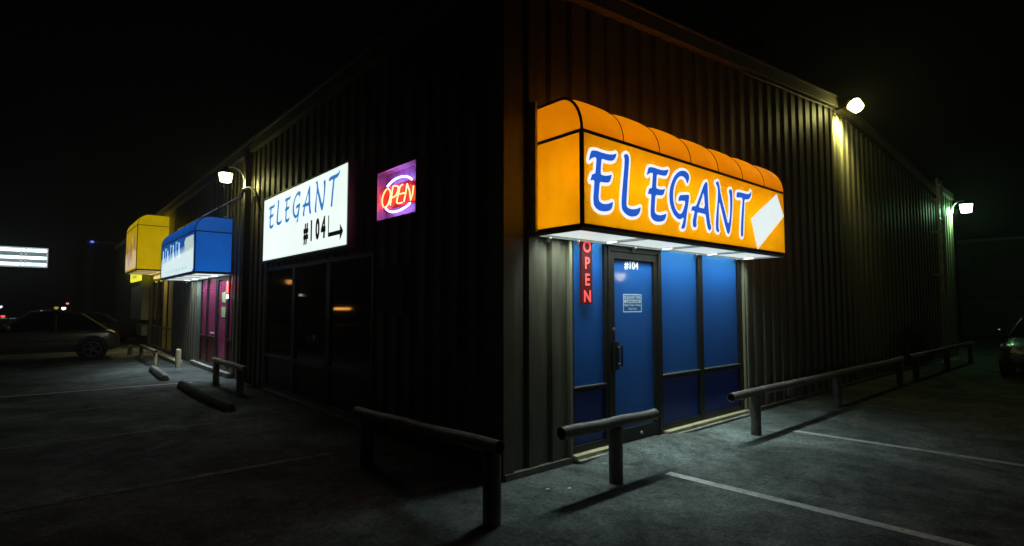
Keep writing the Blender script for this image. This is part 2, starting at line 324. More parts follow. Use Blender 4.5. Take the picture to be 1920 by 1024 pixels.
# jamb flashings round the shopfront
for A_, C_ in (((.845,-.018,.02),(.885,.09,2.5)), ((4.50,-.022,.02),(4.53,.09,2.5)), ((4.56,-.03,.02),(4.62,.0,2.45))): MB().box(A_, C_).build('jamb_trim', SIDL, BLD, bevel=.004)
def fr(parent, rects, m, d0=-.075, d1=-.012, mat_=BRZ, name='frame'):
    B = MB()
    for r in rects:
        q = slab(rect(*r), m, d0, d1); B.add(q.v, q.f)
    return B.build(name, mat_, parent, bevel=.003)
mr = mR()
def window(u0, u1, m, z0, zmid, z1, up_m, low_m, fwid=.045, label=None):
    f = fr(BLD, [(u0,z0,u0+fwid,z1),(u1-fwid,z0,u1,z1),(u0+fwid,z0,u1-fwid,z0+.07),(u0+fwid,z1-.06,u1-fwid,z1),(u0+fwid,zmid-.03,u1-fwid,zmid+.02)], m, name='window')
    if label: f['label'] = label
    flat(rect(u0+fwid,zmid+.02,u1-fwid,z1-.06), m, -.045).build('pane', up_m, f)
    slab(rect(u0+fwid,z0+.07,u1-fwid,zmid-.03), m, -.05, -.042).build('lower_panel', low_m, f)
    slab(rect(u0+fwid-.005,zmid+.02,u1-fwid+.005,zmid+.030), m, -.05, .0).build('ledge', CHR, f)
    return f
window(.887,1.475,mr,.075,.70,2.5,FILM,FILMD,.05)
window(2.435,3.37,mr,.075,.70,2.5,FILM,FILMD,.052)
window(3.371,4.45,mr,.075,.70,2.5,FILM,FILMD,.058)
fr(BLD, [(4.451,.075,4.499,2.5)], mr, name='mullion')
# door: frame, leaf, glass, handle, number, hours notice
door = fr(BLD, [(1.476,.03,1.515,2.20),(2.395,.03,2.434,2.20),(1.476,2.2005,2.434,2.26),(1.515,2.145,2.395,2.20)], mr, -.08, .0, name='door'); door['label'] = 'blue-filmed glass door with dark frame and number'
fr(door, [(1.52,.05,1.585,2.14),(2.325,.05,2.39,2.14),(1.585,.05,2.325,.20),(1.585,2.065,2.325,2.14)], mr, -.06, -.008, name='leaf_frame')
flat(rect(1.585,.20,2.325,2.065), mr, -.04).build('door_glass', FILM, door)
flat(rect(1.476,2.261,2.434,2.5), mr, -.045).build('transom', FILM, BLD)
B = MB(); B.box((1.535,-.035,.86),(1.60,-.001,1.16)); B.tube([(1.60,-.07,.90),(1.60,-.07,1.12)], .014); B.tube([(1.60,-.07,.92),(1.57,0,.92)], .01); B.tube([(1.60,-.07,1.10),(1.57,0,1.10)], .01); B.build('handle', BLK, door, smooth=True)
MB().tube([(1.552,.002,1.30),(1.552,-.012,1.30)], .016).build('lock_cylinder', CHR, door)
MB().tube([(2.03,.002,.125),(2.03,-.014,.125)], .018).build('floor_bolt', PIPEY, door)
MB().box((2.385,-.022,2.03),(2.415,.0,2.17)).build('hinge', BRZ, door)
VIN = mat('vinyl_lettering', (.75,.80,.84), .5, vary=.03, emit=(.5,.6,.65), es=.25)
VIN2 = mat('pale_vinyl_lettering', (.5,.62,.68), .5, vary=.03, emit=(.2,.33,.42), es=.25)
text_mb('#104', mr, 1.925, 1.965, .085, -.031, 1.0, .0025).build('number', VIN, door)
nb = MB()
u0,u1,v0,v1 = 1.765,2.105,1.475,1.680; t_ = .011
for r in ((u0,v0,u1,v0+t_),(u0,v1-t_,u1,v1),(u0,v0+t_,u0+t_,v1-t_),(u1-t_,v0+t_,u1,v1-t_)):
    q = flat(rect(*r), mr, -.031); nb.add(q.v, q.f)
nb.build('notice_border', VIN2, door)
pill = [(u0+.035+.018*math.cos(a),1.598+.018*math.sin(a)) for a in [R(k) for k in range(90,271,20)]]+[(u1-.035+.018*math.cos(a),1.598+.018*math.sin(a)) for a in [R(k) for k in range(-90,91,20)]]
flat(pill, mr, -.031).build('notice_bar', VIN2, door)
cu = (u0+u1)/2
q1 = text_mb('ELEGANT SPA', mr, cu, 1.627, .032, -.031, 1.06, .001); q2 = text_mb("Open 7 Day's a Week", mr, cu, 1.545, .025, -.031, .92, .0008); q3 = text_mb('Thank You!!', mr, cu, 1.503, .023, -.031, .95, .0008)
for q in (q1,q2,q3): q.build('notice_text', VIN2, door)
text_mb('BUSINESS HOURS', mr, cu, 1.589, .019, -.029, 1.15, .0008).build('notice_text', FILMD, door)

# vertical LED sign in the left shop window
S = thing('open_sign', (1.13,0,1.5), 'narrow vertical red lit OPEN sign in the shop window left of the door', 'neon sign')
MB().box((1.055,.005,1.565),(1.215,.040,2.28)).build('sign_box', mat('dark_red_backing', (.03,.004,.004), .5, emit=(.55,.01,.015), es=.10, vary=.12, scale=30), S, bevel=.004)
LED = emi('red_led', (1,.05,.045), 1.7, (.8,.1,.1))
for i, ch in enumerate('OPEN'):
    text_mb(ch, mr, 1.133, 2.105-i*.172, .118, -.001, .92, .0025).build('letter', LED, S)

# ------------------------------------------------------------------ awnings
def ext(m, D): return m
def awning(root, m, u0, u1, D, z0, zs, zt, fab, frame_m, diff_m, nbay, ndiff, rr, wm, frame_w=.03, inner=None, tube_s=6, top=None, down=0, dcol=(1,1,1)):
    prof = [(0,zt),(D-rr,zt)]+[(D-rr+rr*math.sin(a), zs+(zt-zs)*math.cos(a)) for a in [R(k) for k in range(10,91,10)]]
    # curved top, slightly pillowed between the ribs
    B = MB(); N = nbay*6; L = len(prof)
    for i in range(N+1):
        u = u0+(u1-u0)*i/N; s = abs(math.sin(math.pi*i/6))**.6*.022
        for j,(d,z) in enumerate(prof):
            k = s*min(1, j/3)*(1-(j == L-1)); an = math.atan2(z-zs, max(d-(D-rr),0)+.001)
            B.v.append(m(u, z+k*math.sin(max(an,0)), d+k*math.cos(an)))
    for i in range(N):
        for j in range(L-1): B.f.append((i*L+j, (i+1)*L+j, (i+1)*L+j+1, i*L+j+1))
    B.build('canopy_top', top or fab, root, smooth=True)
    nu = 24; B = MB(); B.add([m(u0+(u1-u0)*i/nu, z, D+.0) for i in range(nu+1) for z in (z0, zs)], [(2*i,2*i+2,2*i+3,2*i+1) for i in range(nu)]); B.build('front_panel', fab, root)
    for u in (u0, u1):

        B = MB(); pts = [(0,z0)]+prof+[(D,z0)]; B.add([m(u,z,d) for d,z in pts], [tuple(range(len(pts)))]); B.build('end_panel', fab, root)
    # frame
    B = MB(); h = frame_w/2
    for z in (z0, zs):
        zz = z+h if z == z0 else z
        B.box(m(u0-h,zz-h,D-h), m(u1+h,zz+h,D+.008)); 
        for u in (u0,u1): B.box(m(u-.008,zz-h,0), m(u+.008,zz+h,D-h-.001))
    for u in (u0,u1): B.box(m(u-h-.002,z0-.002,D-h-.002), m(u+h+.002,zs+.002,D+.010)); B.box(m(u-.01,z0,.0), m(u+.01,zt,.02))
    B.build('frame', frame_m, root)
    for i in range(nbay+1):
        u = u0+(u1-u0)*i/nbay; r = h*.95 if i in (0,nbay) else .0055
        MB().tube([m(u,z+.001,d+.001) for d,z in prof], r, 6).build('rib', frame_m, root)
    B = MB(); e = .045; B.box(m(u0,z0-.028,D-.05), m(u1,z0,D-.012)); B.box(m(u0,z0-.028,.0), m(u1,z0,.03))
    for i in range(ndiff+1):
        u = u0+(u1-u0)*i/ndiff; u = min(max(u,u0+.02),u1-.02); B.box(m(u-.016,z0-.0265,.0305), m(u+.016,z0,D-.0505))
    B.build('underside_frame', wm, root)
    for i in range(ndiff):
        a = u0+(u1-u0)*i/ndiff+.018; c = u0+(u1-u0)*(i+1)/ndiff-.018
        MB().box(m(a,z0-.004,.032), m(c,z0+.002,D-.052)).build('diffuser', diff_m, root)
        if down:      # the prismatic panel throws most of its light downward
            ld = bpy.data.lights.new('panel_light', 'AREA'); ld.shape = 'RECTANGLE'; ld.spread = R(112); ld.energy = down/ndiff; ld.color = dcol
            q0, q1 = Vector(m(a,z0-.006,.05)), Vector(m(c,z0-.006,.18)); ld.size = abs(q1.x-q0.x); ld.size_y = abs(q1.y-q0.y)
            lo = bpy.data.objects.new('panel_light', ld); sc.collection.objects.link(lo); lo.location = (q0+q1)/2; child(lo, root)
    # fluorescent tubes inside
    TM = emi('tube_glow_'+root.name, inner, tube_s)
    n = max(2, round((u1-u0)/1.3)); zz = z0+.36*(zt-z0)+.05
    for i in range(n):
        a = u0+(u1-u0)*(i+.08)/n; c = u0+(u1-u0)*(i+.92)/n
        MB().tube([m(a,zz,D*.6), m(c,zz,D*.6)], .019, 8).build('fluorescent_tube', TM, root)
    B = MB(); B.box(m(u0+.01,z0+.01,.002), m(u1-.01,zt-.01,.010)); B.build('back_panel', wm, root)
ORF = mat('orange_fabric', (.88,.44,.002), .55, vary=.10, scale=2.5, emit=(1,.38,.0), es=.46, trans=.75, dirt=(.55,.16,.0), dscale=1.1, dlo=.58, dhi=.9)
ORT = mat('orange_top_fabric', (.80,.28,.002), .5, vary=.10, scale=2.5, emit=(1,.31,.0), es=.78, trans=.5)
WP = mat('white_frame_paint', (.62,.64,.62), .5, vary=.15)
DFO = emi('cool_diffuser', (.86,.98,.93), .72, (.7,.74,.7), vary=.1, scale=2.5)
AW = thing('shop_awning', (2.45,-.3,2.2), 'backlit orange box awning with the word ELEGANT over the blue door', 'awning')
FRB = mat('dark_red_frame', (.035,.008,.004), .6, vary=.2)
awning(AW, mr, .377, 4.503, .609, 2.235, 3.085, 3.43, ORF, FRB, DFO, 7, 4, .26, WP, .028, (1,.93,.75), 13.0, top=ORT, down=34, dcol=(.80,1,.95))
BLUE = emi('blue_letter', (.018,.105,.60), .95, (.03,.12,.6), vary=.12, scale=5)
WOUT = emi('white_letter_edge', (.92,.95,.93), 1.0)
for ch, polys in GLYPHS:
    lt = glyph_mb(polys, mr, 0, .621).build('letter', BLUE, AW)
    glyph_mb(polys, mr, .030, .616).build('outline', WOUT, lt)
flat([(4.261,3.044),(4.464,2.763),(3.659,2.257),(3.501,2.631)], mr, .617).build('blank_patch', emi('white_patch', (.86,.97,.95), .92), AW)
MB().box((.325,-.075,2.24),(.352,0,3.48)).build('wall_bracket', mat('spill_lit_bracket', (.6,.6,.56), .5, vary=.2), AW)  # awning spill on the grey bracket is put into its pale colour
for x in (.55,.95,1.9,3.2,4.25): MB().tube([(x,-.01,2.17),(x,-.04,2.21)], .022, 8).build('bolt', CHR, AW)

# blue awning further along the left wall
BF = mat('blue_fabric', (.015,.20,.62), .5, vary=.08, scale=2.5, emit=(.010,.115,.50), es=.60, trans=.5)
DFL = emi('pale_diffuser', (.82,.95,.95), .95, (.7,.74,.7), vary=.1)
AB = thing('shop_awning', (-.35,11.3,2.2), 'backlit blue box awning over the pink-windowed shop, front lettered in white', 'awning')
awning(AB, mL(), 9.24, 13.40, .73, 2.25, 3.13, 3.455, BF, mat('navy_frame', (.006,.012,.05), .6), DFL, 6, 4, .26, WP, .022, (.8,.95,1), 3.0, down=44, dcol=(.78,.92,1))
ml = mL()
PL = emi('pale_awning_print', (.70,.86,.88), .95); TE = emi('teal_awning_print', (.28,.58,.60), .8)
flat([(13.28,2.28),(9.42,2.28),(9.30,2.34),(9.32,2.78),(13.30,2.62)], ml, .738).build('print', PL, AB)
for z_, c_ in ((.05,(.42,.58,.76)),(.10,(.20,.36,.66)),(.15,(.09,.23,.58))):
    flat([(13.33,2.60+z_*.3),(9.31,2.76+z_*.3),(9.31,2.78+z_),(13.33,2.62+z_)], ml, .7372-z_*.004).build('print', emi('blend_print_%d' % int(z_*100), c_, .9), AB)
flat([(9.36,2.78),(9.36,3.06),(10.15,3.06),(10.32,2.98),(10.25,2.84),(10.38,2.74)], ml, .7375).build('print', emi('grey_green_print', (.55,.70,.64), .85), AB)
for k, y in enumerate((13.05,12.72,12.40,12.02,11.66,11.30,10.92)):   # tall rounded strokes of the unreadable name
    w_ = .055; hh = (.25,.30,.22,.33,.30,.35,.30)[k]; zb_ = 2.68
    flat([(y-w_,zb_),(y+w_,zb_)]+[(y+w_*math.cos(R(a)),zb_+hh+w_*math.sin(R(a))) for a in range(0,181,30)], ml, .7415).build('lettering', TE if k%2 else PL, AB)
    if k%2: flat([(y-.2,zb_+hh-.02),(y+.05,zb_+hh-.02),(y+.05,zb_+hh+.04),(y-.18,zb_+hh+.03)], ml, .743).build('lettering', TE, AB)
for k in range(8): flat(rect(12.6-.36*k,2.35,12.43-.36*k,2.42), ml, .7415).build('lettering', TE, AB)
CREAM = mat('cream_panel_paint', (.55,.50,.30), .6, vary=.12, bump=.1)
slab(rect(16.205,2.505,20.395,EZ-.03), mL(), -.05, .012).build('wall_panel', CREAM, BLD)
YF = mat('yellow_fabric', (.72,.55,.0), .5, vary=.08, scale=2.5, emit=(.64,.50,.0), es=.68, trans=.4)
YW = mat('yellow_window_film', (.38,.30,.05), .4, vary=.2, emit=(.5,.4,.03), es=.03)
def shopfront(root, m, cells, z0, zmid, z1, M1, M2):
    for a, c in cells:
        f = fr(root, [(a,z0,a+.06,z1),(c-.06,z0,c,z1),(a+.06,z0,c-.06,z0+.08),(a+.06,z1-.05,c-.06,z1),(a+.06,zmid-.03,c-.06,zmid+.03)], m, name='window')
        slab(rect(a+.06,zmid+.03,c-.06,z1-.05), m, -.05, -.042).build('pane', M1, f)
        slab(rect(a+.06,z0+.08,c-.06,zmid-.03), m, -.05, -.042).build('lower_panel', M2, f)
shopfront(BLD, mL(), [(16.21,17.25),(17.255,18.2)], .05, .8, 2.5, YW, YW)
shopfront(BLD, mL(), [(18.205,19.3),(19.305,20.39)], .05, .8, 2.5, GLS, DARKP)
AY = thing('shop_awning', (-.4,18.6,2.7), 'backlit yellow box awning, farthest along the left wall, pictures on its front', 'awning')
awning(AY, mL(), 17.165, 20.1, .88, 2.70, 4.14, 4.49, YF, mat('olive_frame', (.05,.03,.004), .6), emi('warm_diffuser', (1,.80,.36), .5, (.7,.6,.3), vary=.15), 3, 3, .30, PIPEY, .02, (1,.9,.6), 2.2, down=14, dcol=(1,.80,.40))
PB = emi('brown_print', (.20,.075,.03), .8); PO = emi('orange_print', (.75,.26,.03), .8); PV = emi('violet_print', (.16,.08,.13), .8); PC = emi('cream_print', (.75,.55,.25), .7)
m2 = mL()
flat([(17.3,2.78),(20.0,2.78),(20.0,3.35),(17.3,3.32)], m2, .892).build('print', PC, AY)
def blob(u, v, a, b_, s): return [(u+a*math.cos(k*.448)*(1+.25*math.sin(3*k+s)), v+b_*math.sin(k*.448)*(1+.2*math.cos(2*k+s))) for k in range(14)]
for u, v, a, b_, mm, s in ((17.6,3.60,.17,.30,PV,1),(18.0,3.2,.2,.26,PO,2),(18.45,3.35,.22,.30,PB,3),(18.95,3.2,.2,.34,PV,4),(19.5,3.45,.22,.28,PB,5),(18.3,3.75,.2,.13,PO,6)):
    flat(blob(u,v,a,b_,s), m2, .896).build('print', mm, AY)

# ------------------------------------------------------------------ pink shopfront under the blue awning
shopfront(BLD, mL(), [(11.55,12.25),(10.62,11.545),(9.16,9.55)], .08, .78, 2.45, PINK, mat('dark_pink_panel', (.10,.015,.03), .4, emit=(.3,.03,.04), es=.03))
slab(rect(12.26,.02,12.745,2.45), ml, -.06, -.02).build('wall_panel', mat('grey_green_panel', (.12,.14,.12), .6), BLD)
pd = fr(BLD, [(9.555,.05,9.62,2.20),(10.55,.05,10.615,2.20),(9.62,2.14,10.55,2.20),(9.62,.05,9.70,2.14),(10.47,.05,10.55,2.14),(9.70,.05,10.47,.2)], ml, name='door'); pd['label'] = 'pink door with paper notices'
slab(rect(9.70,.2,10.47,2.14), ml, -.05, -.042).build('door_glass', PINK, pd)
slab(rect(9.56,2.21,10.61,2.44), ml, -.05, -.042).build('transom', mat('green_transom', (.12,.22,.15), .3, emit=(.1,.2,.12), es=.1), BLD)
PAP = mat('green_paper', (.35,.45,.22), .7, vary=.1)
for v in (1.28,1.62): slab(rect(9.85,v,10.2,v+.24), ml, -.041, -.038).build('paper_notice', PAP, pd)
slab(rect(10.85,.86,11.25,.91), ml, -.041, -.036).build('sticker', WHT, BLD)
MB().box((-.10,9.0,.004),(-.001,12.8,.11)).build('footing', CONC, BLD, bevel=.008)
S2 = thing('open_sign', (-.05,9.3,1.9), 'small red and white neon sign hung by the pink door', 'neon sign')
MB().tube([(-.05,9.36,1.82),(-.05,9.36,2.08)], .018).build('red_tube', emi('red_neon', (1,.05,.03), 5), S2)
MB().tube([(-.05,9.36,1.70),(-.05,9.36,1.79)], .020).build('white_tube', emi('white_neon', (.8,.9,1), 4), S2)
MB().box((-.03,9.31,1.66),(-.004,9.41,2.12)).build('backing', BLK, S2)

# ------------------------------------------------------------------ dark shopfront under the white sign
for a, c in ((5.42,6.84),(3.99,5.415),(2.56,3.985)):
    f = fr(BLD, [(a,.05,a+.06,2.24),(c-.06,.05,c,2.24),(a+.06,.05,c-.06,.12),(a+.06,2.18,c-.06,2.24),(a+.06,.62,c-.06,.68)], ml, name='window')
    slab(rect(a+.06,.12,c-.06,.62), ml, -.05, -.042).build('lower_panel', DARKP, f)
    slab(rect(a+.06,.68,c-.06,2.18), ml, -.05, -.042).build('pane', GLS, f)
slab(rect(2.56,-.0+.004,6.84,.05), ml, -.05, .03).build('window_sill', CHR, BLD)
slab(rect(1.75,1.45,2.35,2.02), ml, .002, .02).build('notice_board', mat('dim_poster', (.05,.045,.035), .7, vary=.6, scale=14), BLD)
f = None
# recessed lit display window with the neon OPEN
NP = thing('open_sign', (.06,2.0,2.9), 'oval neon OPEN sign in a small lit recess beside the white sign', 'neon sign')
BOXM = mat('neon_tinted_recess', (.62,.34,.70), .5, vary=.15, scale=8, dirt=(.25,.18,.3), dscale=7, dlo=.5, dhi=.7)  # violet neon light on the white recess is put into its colour
B = MB(); y0,y1,z0,z1 = 1.545,2.465,2.605,3.20; dp = .125
B.add([(0,y0,z0),(0,y1,z0),(0,y1,z1),(0,y0,z1),(dp,y0,z0),(dp,y1,z0),(dp,y1,z1),(dp,y0,z1)], [(4,5,6,7),(0,1,5,4),(1,2,6,5),(2,3,7,6),(3,0,4,7)])
B.build('recess', BOXM, NP)
NR = emi('red_yellow_neon', (1,.13,.05), 8.5); NB = emi('blue_white_neon', (.45,.38,1), 7.5)
def sm(pts, closed=False, n=4):
    P_ = [Vector((p[0],p[1],0)) for p in pts]; N = len(P_); out = []
    rngs = range(N if closed else N-1)
    for i in rngs:
        g_ = lambda k: P_[k % N] if closed else P_[min(max(k,0),N-1)]
        a,b_,c,d = g_(i-1),g_(i),g_(i+1),g_(i+2)
        for k in range(n):
            t = k/n; out.append(.5*((2*b_)+(c-a)*t+(2*a-5*b_+4*c-d)*t*t+(3*b_-a-3*c+d)*t**3))
    out.append(P_[0] if closed else P_[-1]); return [(p.x,p.y) for p in out]
def neon(pts, m_, r, closed=False, smooth=True, x=.06, name='neon_letter'):
    q = sm(pts, closed) if smooth else pts
    MB().tube([(x,a,c) for a,c in q], r, 8).build(name, m_, NP, smooth=True)
neon([(2.282,2.987),(2.248,2.957),(2.235,2.907),(2.269,2.831),(2.326,2.782),(2.393,2.775),(2.437,2.81),(2.451,2.874),(2.415,2.943),(2.349,2.99)], NR, .009, True)
neon([(2.243,2.778),(2.212,2.871),(2.175,2.994),(2.095,2.996),(2.046,2.972),(2.061,2.919),(2.108,2.879),(2.188,2.867)], NR, .009)
neon([(1.938,2.986),(1.999,2.973),(2.029,2.914),(2.074,2.818),(2.065,2.781),(1.948,2.772)], NR, .009)
neon([(2.012,2.883),(1.90,2.88)], NR, .009, smooth=False)
neon([(1.91,2.775),(1.874,2.858),(1.838,2.978)], NR, .009)
neon([(1.838,2.978),(1.777,2.882),(1.753,2.771),(1.71,2.84),(1.69,2.933)], NR, .009, smooth=False)
neon([(2.316,3.026),(2.177,3.075),(2.034,3.089),(1.894,3.076),(1.788,3.045),(1.736,3.013)], NB, .012, name='neon_arc')
neon([(2.35,2.753),(2.266,2.709),(2.134,2.684),(1.992,2.688),(1.855,2.709),(1.767,2.738)], NB, .012, name='neon_arc')
B = MB(); B.box((.085,1.66,2.74),(.10,2.48-.02,3.03)); B.build('backing', mat('red_neon_backing', (.5,.03,.04), .4), NP, bevel=.004)

# white lightbox sign
WS = thing('sign', (-.08,4.8,2.3), 'white lightbox sign reading ELEGANT #104 with a bent black arrow', 'sign')
MB().box((-.148,2.975,2.31),(-.002,6.575,3.475)).build('cabinet', mat('sign_cabinet', (.13,.125,.10), .45, .3, vary=.15), WS, bevel=.004)
flat(rect(3.012,2.347,6.538,3.433), ml, .152).build('face', mat('lit_white_face', (.8,.8,.8), .4, emit=(.86,.98,.93), es=1.02, vary=.08, scale=.55), WS)
SB = emi('sign_blue', (.03,.20,.52), .9, (.03,.15,.5), vary=.2, scale=9); SK = mat('black_vinyl', (.01,.012,.012), .5)
tg = [(6.25,5.92,2.885,3.305),(5.83,5.55,2.90,3.34),(5.43,5.14,2.90,3.33),(5.05,4.71,2.845,3.335),(4.62,4.25,2.90,3.345),(4.12,3.73,2.90,3.375),(3.62,3.24,2.905,3.385)]
for (ch, polys), (a, c, v0, v1) in zip(GLYPHS, tg):
    us = [p[0] for p in polys[0]]; vs = [p[1] for p in polys[0]]; ua, ub, va, vb = min(us), max(us), min(vs), max(vs)
    q = [[(a+(p[0]-ua)/(ub-ua)*(c-a), v0+(p[1]-va)/(vb-va)*(v1-v0)) for p in pl] for pl in polys]
    glyph_mb(q, ml, 0, .156, .006).build('letter', SB, WS)
for ch, u, s_ in (('#',4.455,.85),('1',4.235,.8),('0',3.998,.85),('4',3.785,.9)):
    text_mb(ch, ml, u, 2.522, .272, .156, s_*.85, .022, -1).build('digit', SK, WS)
B = flat([(3.615,2.80),(3.585,2.80),(3.585,2.560),(3.217,2.560),(3.217,2.648),(3.109,2.537),(3.217,2.415),(3.217,2.500),(3.615,2.500)], ml, .156); B.build('arrow', SK, WS)

# ------------------------------------------------------------------ wall lamps
def wall_lamp(loc, head, label, armpts, col, s, tilt=None, rad=.12, dh=.14, beam=None, arm_m=None, base=None):
    T_ = thing('wall_lamp', loc, label, 'lamp', 'gooseneck floodlights on the building')
    mt = tilt or Matrix.Identity(3)
    MB().tube(armpts, .018, 10).build('arm', arm_m or CHR, T_, smooth=True)
    MB().lathe([(.03,.16),(.05,.15),(.07,.10),(rad+.005,.06),(rad+.015,.03),(rad+.01,.02)][::-1], head, 24, mt).build('housing', BRZ, T_, smooth=True)
    MB().lathe([(rad*.72,-dh),(rad*.82,-dh+.01),(rad*.98,.0),(rad,.02)], head, 24, mt).build('lens', emi('lens_glow_'+str(len(MT)), col, s), T_, smooth=True)
    if beam:       # spot added outside the lens to brighten the wall
        ld = bpy.data.lights.new('beam', 'SPOT'); ld.energy = beam[0]; ld.spot_size = R(110); ld.spot_blend = 1; ld.shadow_soft_size = .05; ld.color = col
        lo = bpy.data.objects.new('beam', ld); sc.collection.objects.link(lo); lo.location = Vector(head)+Vector(beam[2]); lo.rotation_euler = Vector(beam[1]).to_track_quat('-Z','Y').to_euler(); child(lo, T_)
    if base: MB().box(*base).build('mounting_plate', CHR, T_, bevel=.005)
    return T_
wall_lamp((0,8.12,3.88), (-.47,7.98,4.13), 'lit gooseneck lamp above the blue awning, left of the white sign',
          [(-.01,8.12,3.88),(-.06,8.12,3.90),(-.08,8.12,4.05),(-.11,8.12,4.19),(-.2,8.09,4.29),(-.33,8.03,4.32),(-.42,7.99,4.30)], (1,.94,.34), 24, beam=(90,(1,-.2,-.6),(.16,0,-.10)), base=((-.03,8.06,3.80),(0,8.18,3.96)))
tl = Matrix.Rotation(R(-38),3,'X') @ Matrix.Rotation(R(12),3,'Y')
wall_lamp((8.43,0,5.38), (8.47,-.34,5.39), 'lit floodlight at the peak of the gable over the parking bays',
          [(8.43,.0,5.36),(8.43,-.12,5.37),(8.45,-.22,5.41),(8.46,-.28,5.47)], (1,.94,.30), 34, tl, beam=(380,(.35,1,-.7),(.04,.11,-.20)), arm_m=BRZ, base=((8.37,-.03,5.28),(8.49,0,5.44)))
wall_lamp((18.22,0,4.35), (18.45,-.36,4.66), 'lit greenish lamp on a curved arm at the far right building end',
          [(18.22,-.01,4.34),(18.22,-.05,4.40),(18.23,-.06,4.58),(18.26,-.10,4.70),(18.32,-.19,4.78),(18.42,-.31,4.82)], (.42,1,.50), 30, beam=(800,(-.3,1,-.7),(-.18,.16,-.12)), rad=.16, dh=.22, base=((18.17,-.03,4.28),(18.27,0,4.42)))
# conduits and cables
CD = thing('conduit', (0,10,3.87), 'thin metal conduit running along the wall above the blue awning', 'conduit')
MB().tube([(-.03,8.02,3.86),(-.03,10.3,3.87),(-.03,15.6,3.88)], .016, 8).build('pipe', CHR, CD)
for y in (8.6,10.4,12.4,14.4): MB().box((-.055,y,3.84),(-.001,y+.03,3.90)).build('clamp', BRZ, CD)
CB = thing('cable', (-.1,7.5,3.7), 'dark looped cable bent round the downspout to the white sign', 'cable')
MB().tube([(-.03,8.25,3.80),(-.10,8.15,3.76),(-.16,8.03,3.82),(-.17,7.9,3.86),(-.17,7.75,3.86),(-.14,7.5,3.84),(-.12,7.25,3.74),(-.12,7.05,3.55),(-.10,6.95,3.30),(-.08,6.7,3.2)], .026, 8).build('cable', BLK, CB, smooth=True)
MB().tube([(-.03,8.6,3.72),(-.06,8.4,3.66),(-.05,8.2,3.70),(-.04,8.1,3.82)], .012, 8).build('cable_loop', BLK, CB, smooth=True)
B = MB().tube([(x,-.055,GT(x)-.055-.015*abs(math.sin(x*1.6))) for x in [4.5+.35*k for k in range(30)]], .010, 6)
W2 = B.build('cable', BLK); tag(W2, 'thin dark cable strung under the gable fascia below the peak floodlight', 'cable')
# bracket hooks above the blue awning
B = MB().box((-.12,9.55,3.50),(-.03,9.60,3.54)).box((-.06,9.555,3.54),(-.03,9.595,3.80)); tag(B.build('bracket', CHR), 'small metal bracket on the wall just above the blue awning', 'bracket')

# ------------------------------------------------------------------ right end block, ladder
BL3 = thing('metal_building', (16.4,0,0), 'narrow far block of ribbed siding behind the wall ladder, lit green', 'building')
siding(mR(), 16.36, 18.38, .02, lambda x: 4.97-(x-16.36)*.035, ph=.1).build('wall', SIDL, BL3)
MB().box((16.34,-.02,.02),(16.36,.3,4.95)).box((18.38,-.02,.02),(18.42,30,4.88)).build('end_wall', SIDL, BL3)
MB().box((16.42,.12,0),(18.36,30,4.8)).build('inner_wall', DARKP, BL3)
b = slab([(16.33,4.94),(18.46,4.865),(18.46,5.06),(16.33,5.13)], mR(), -30, .07); b.build('roof', TRIM, BL3, bevel=.006)
LD = thing('ladder', (15.98,0,0), 'steel ladder fixed to the far end of the gable wall', 'ladder')
MB().box((15.72,-.20,1.9),(15.745,-.15,5.12)).build('side_rail', CHR, LD); MB().box((16.20,-.20,1.9),(16.225,-.15,5.12)).build('side_rail', CHR, LD)
for k in range(10): MB().tube([(15.745,-.175,2.05+k*.325),(16.20,-.175,2.05+k*.325)], .016, 8).build('rung', CHR, LD)
for z in (2.4,3.6,4.5):
    for x in (15.73,16.21): MB().box((x-.01,-.15,z),(x+.01,.02,z+.04)).build('bracket', CHR, LD)
# vent / dish on the roof
DS = thing('satellite_dish', (5.55,.35,5.3), 'round dark dish on the roof edge above the orange awning', 'dish')
mt = Matrix.Rotation(R(62),3,'X') @ Matrix.Rotation(R(0),3,'Y'); mt = Matrix.Rotation(R(28),3,'Z') @ mt
MB().lathe([(.01,0),(.12,.012),(.22,.04),(.29,.075),(.305,.10),(.30,.09),(.28,.08),(.2,.045),(.1,.02),(.01,.01)], (5.62,.30,5.93), 36, mt).build('dish', mat('dark_dish_paint', (.10,.10,.09), .22, .8, vary=.2), DS, smooth=True)
MB().tube([(5.6,.4,5.25),(5.6,.42,5.7),(5.62,.34,5.90)], .025, 8).build('mast', BRZ, DS)
MB().tube([(5.62,.22,5.70),(5.72,-.05,5.78),(5.74,-.09,5.86)], .012, 8).build('feed_arm', BRZ, DS)

# ------------------------------------------------------------------ pipe barriers
def barrier(pts, posts, r, rp, label, m=PIPE, top=.53):
    x, y = pts[0][0], pts[0][1]
    T_ = thing('pipe_barrier', (x,y,0), label, 'barrier', 'pipe barriers round the building')
    n = 10; a = Vector(pts[0]); c = Vector(pts[1])
    MB().tube([a+(c-a)*k/n+Vector((0,0,.004*math.sin(k*1.3))) for k in range(n+1)], r, 18, inner=.86).build('rail', m, T_, smooth=True)
    for px, py, pz in posts: MB().tube([(px,py,-.05),(px,py,pz)], rp, 16).build('post', m, T_, smooth=True)
    return T_
barrier([(.057,-.65,.525),(1.349,-.65,.512)], [(.736,-.658,.47)], .052, .062, 'short pipe rail on one post in front of the door')
b2 = barrier([(2.825,-.65,.507),(9.62,-.65,.51)], [(3.42,-.65,.46),(6.18,-.63,.46),(9.45,-.65,.46)], .050, .060, 'long pipe rail along the gable wall right of the door')
MB().box((4.36,-.665,.37),(4.40,-.635,.46)).build('bracket', PIPE, b2)
barrier([(10.15,-.65,.51),(16.6,-.65,.52)], [(10.6,-.65,.46),(13.4,-.65,.46),(16.2,-.65,.46)], .050, .060, 'farthest pipe rail by the ladder, almost in darkness')
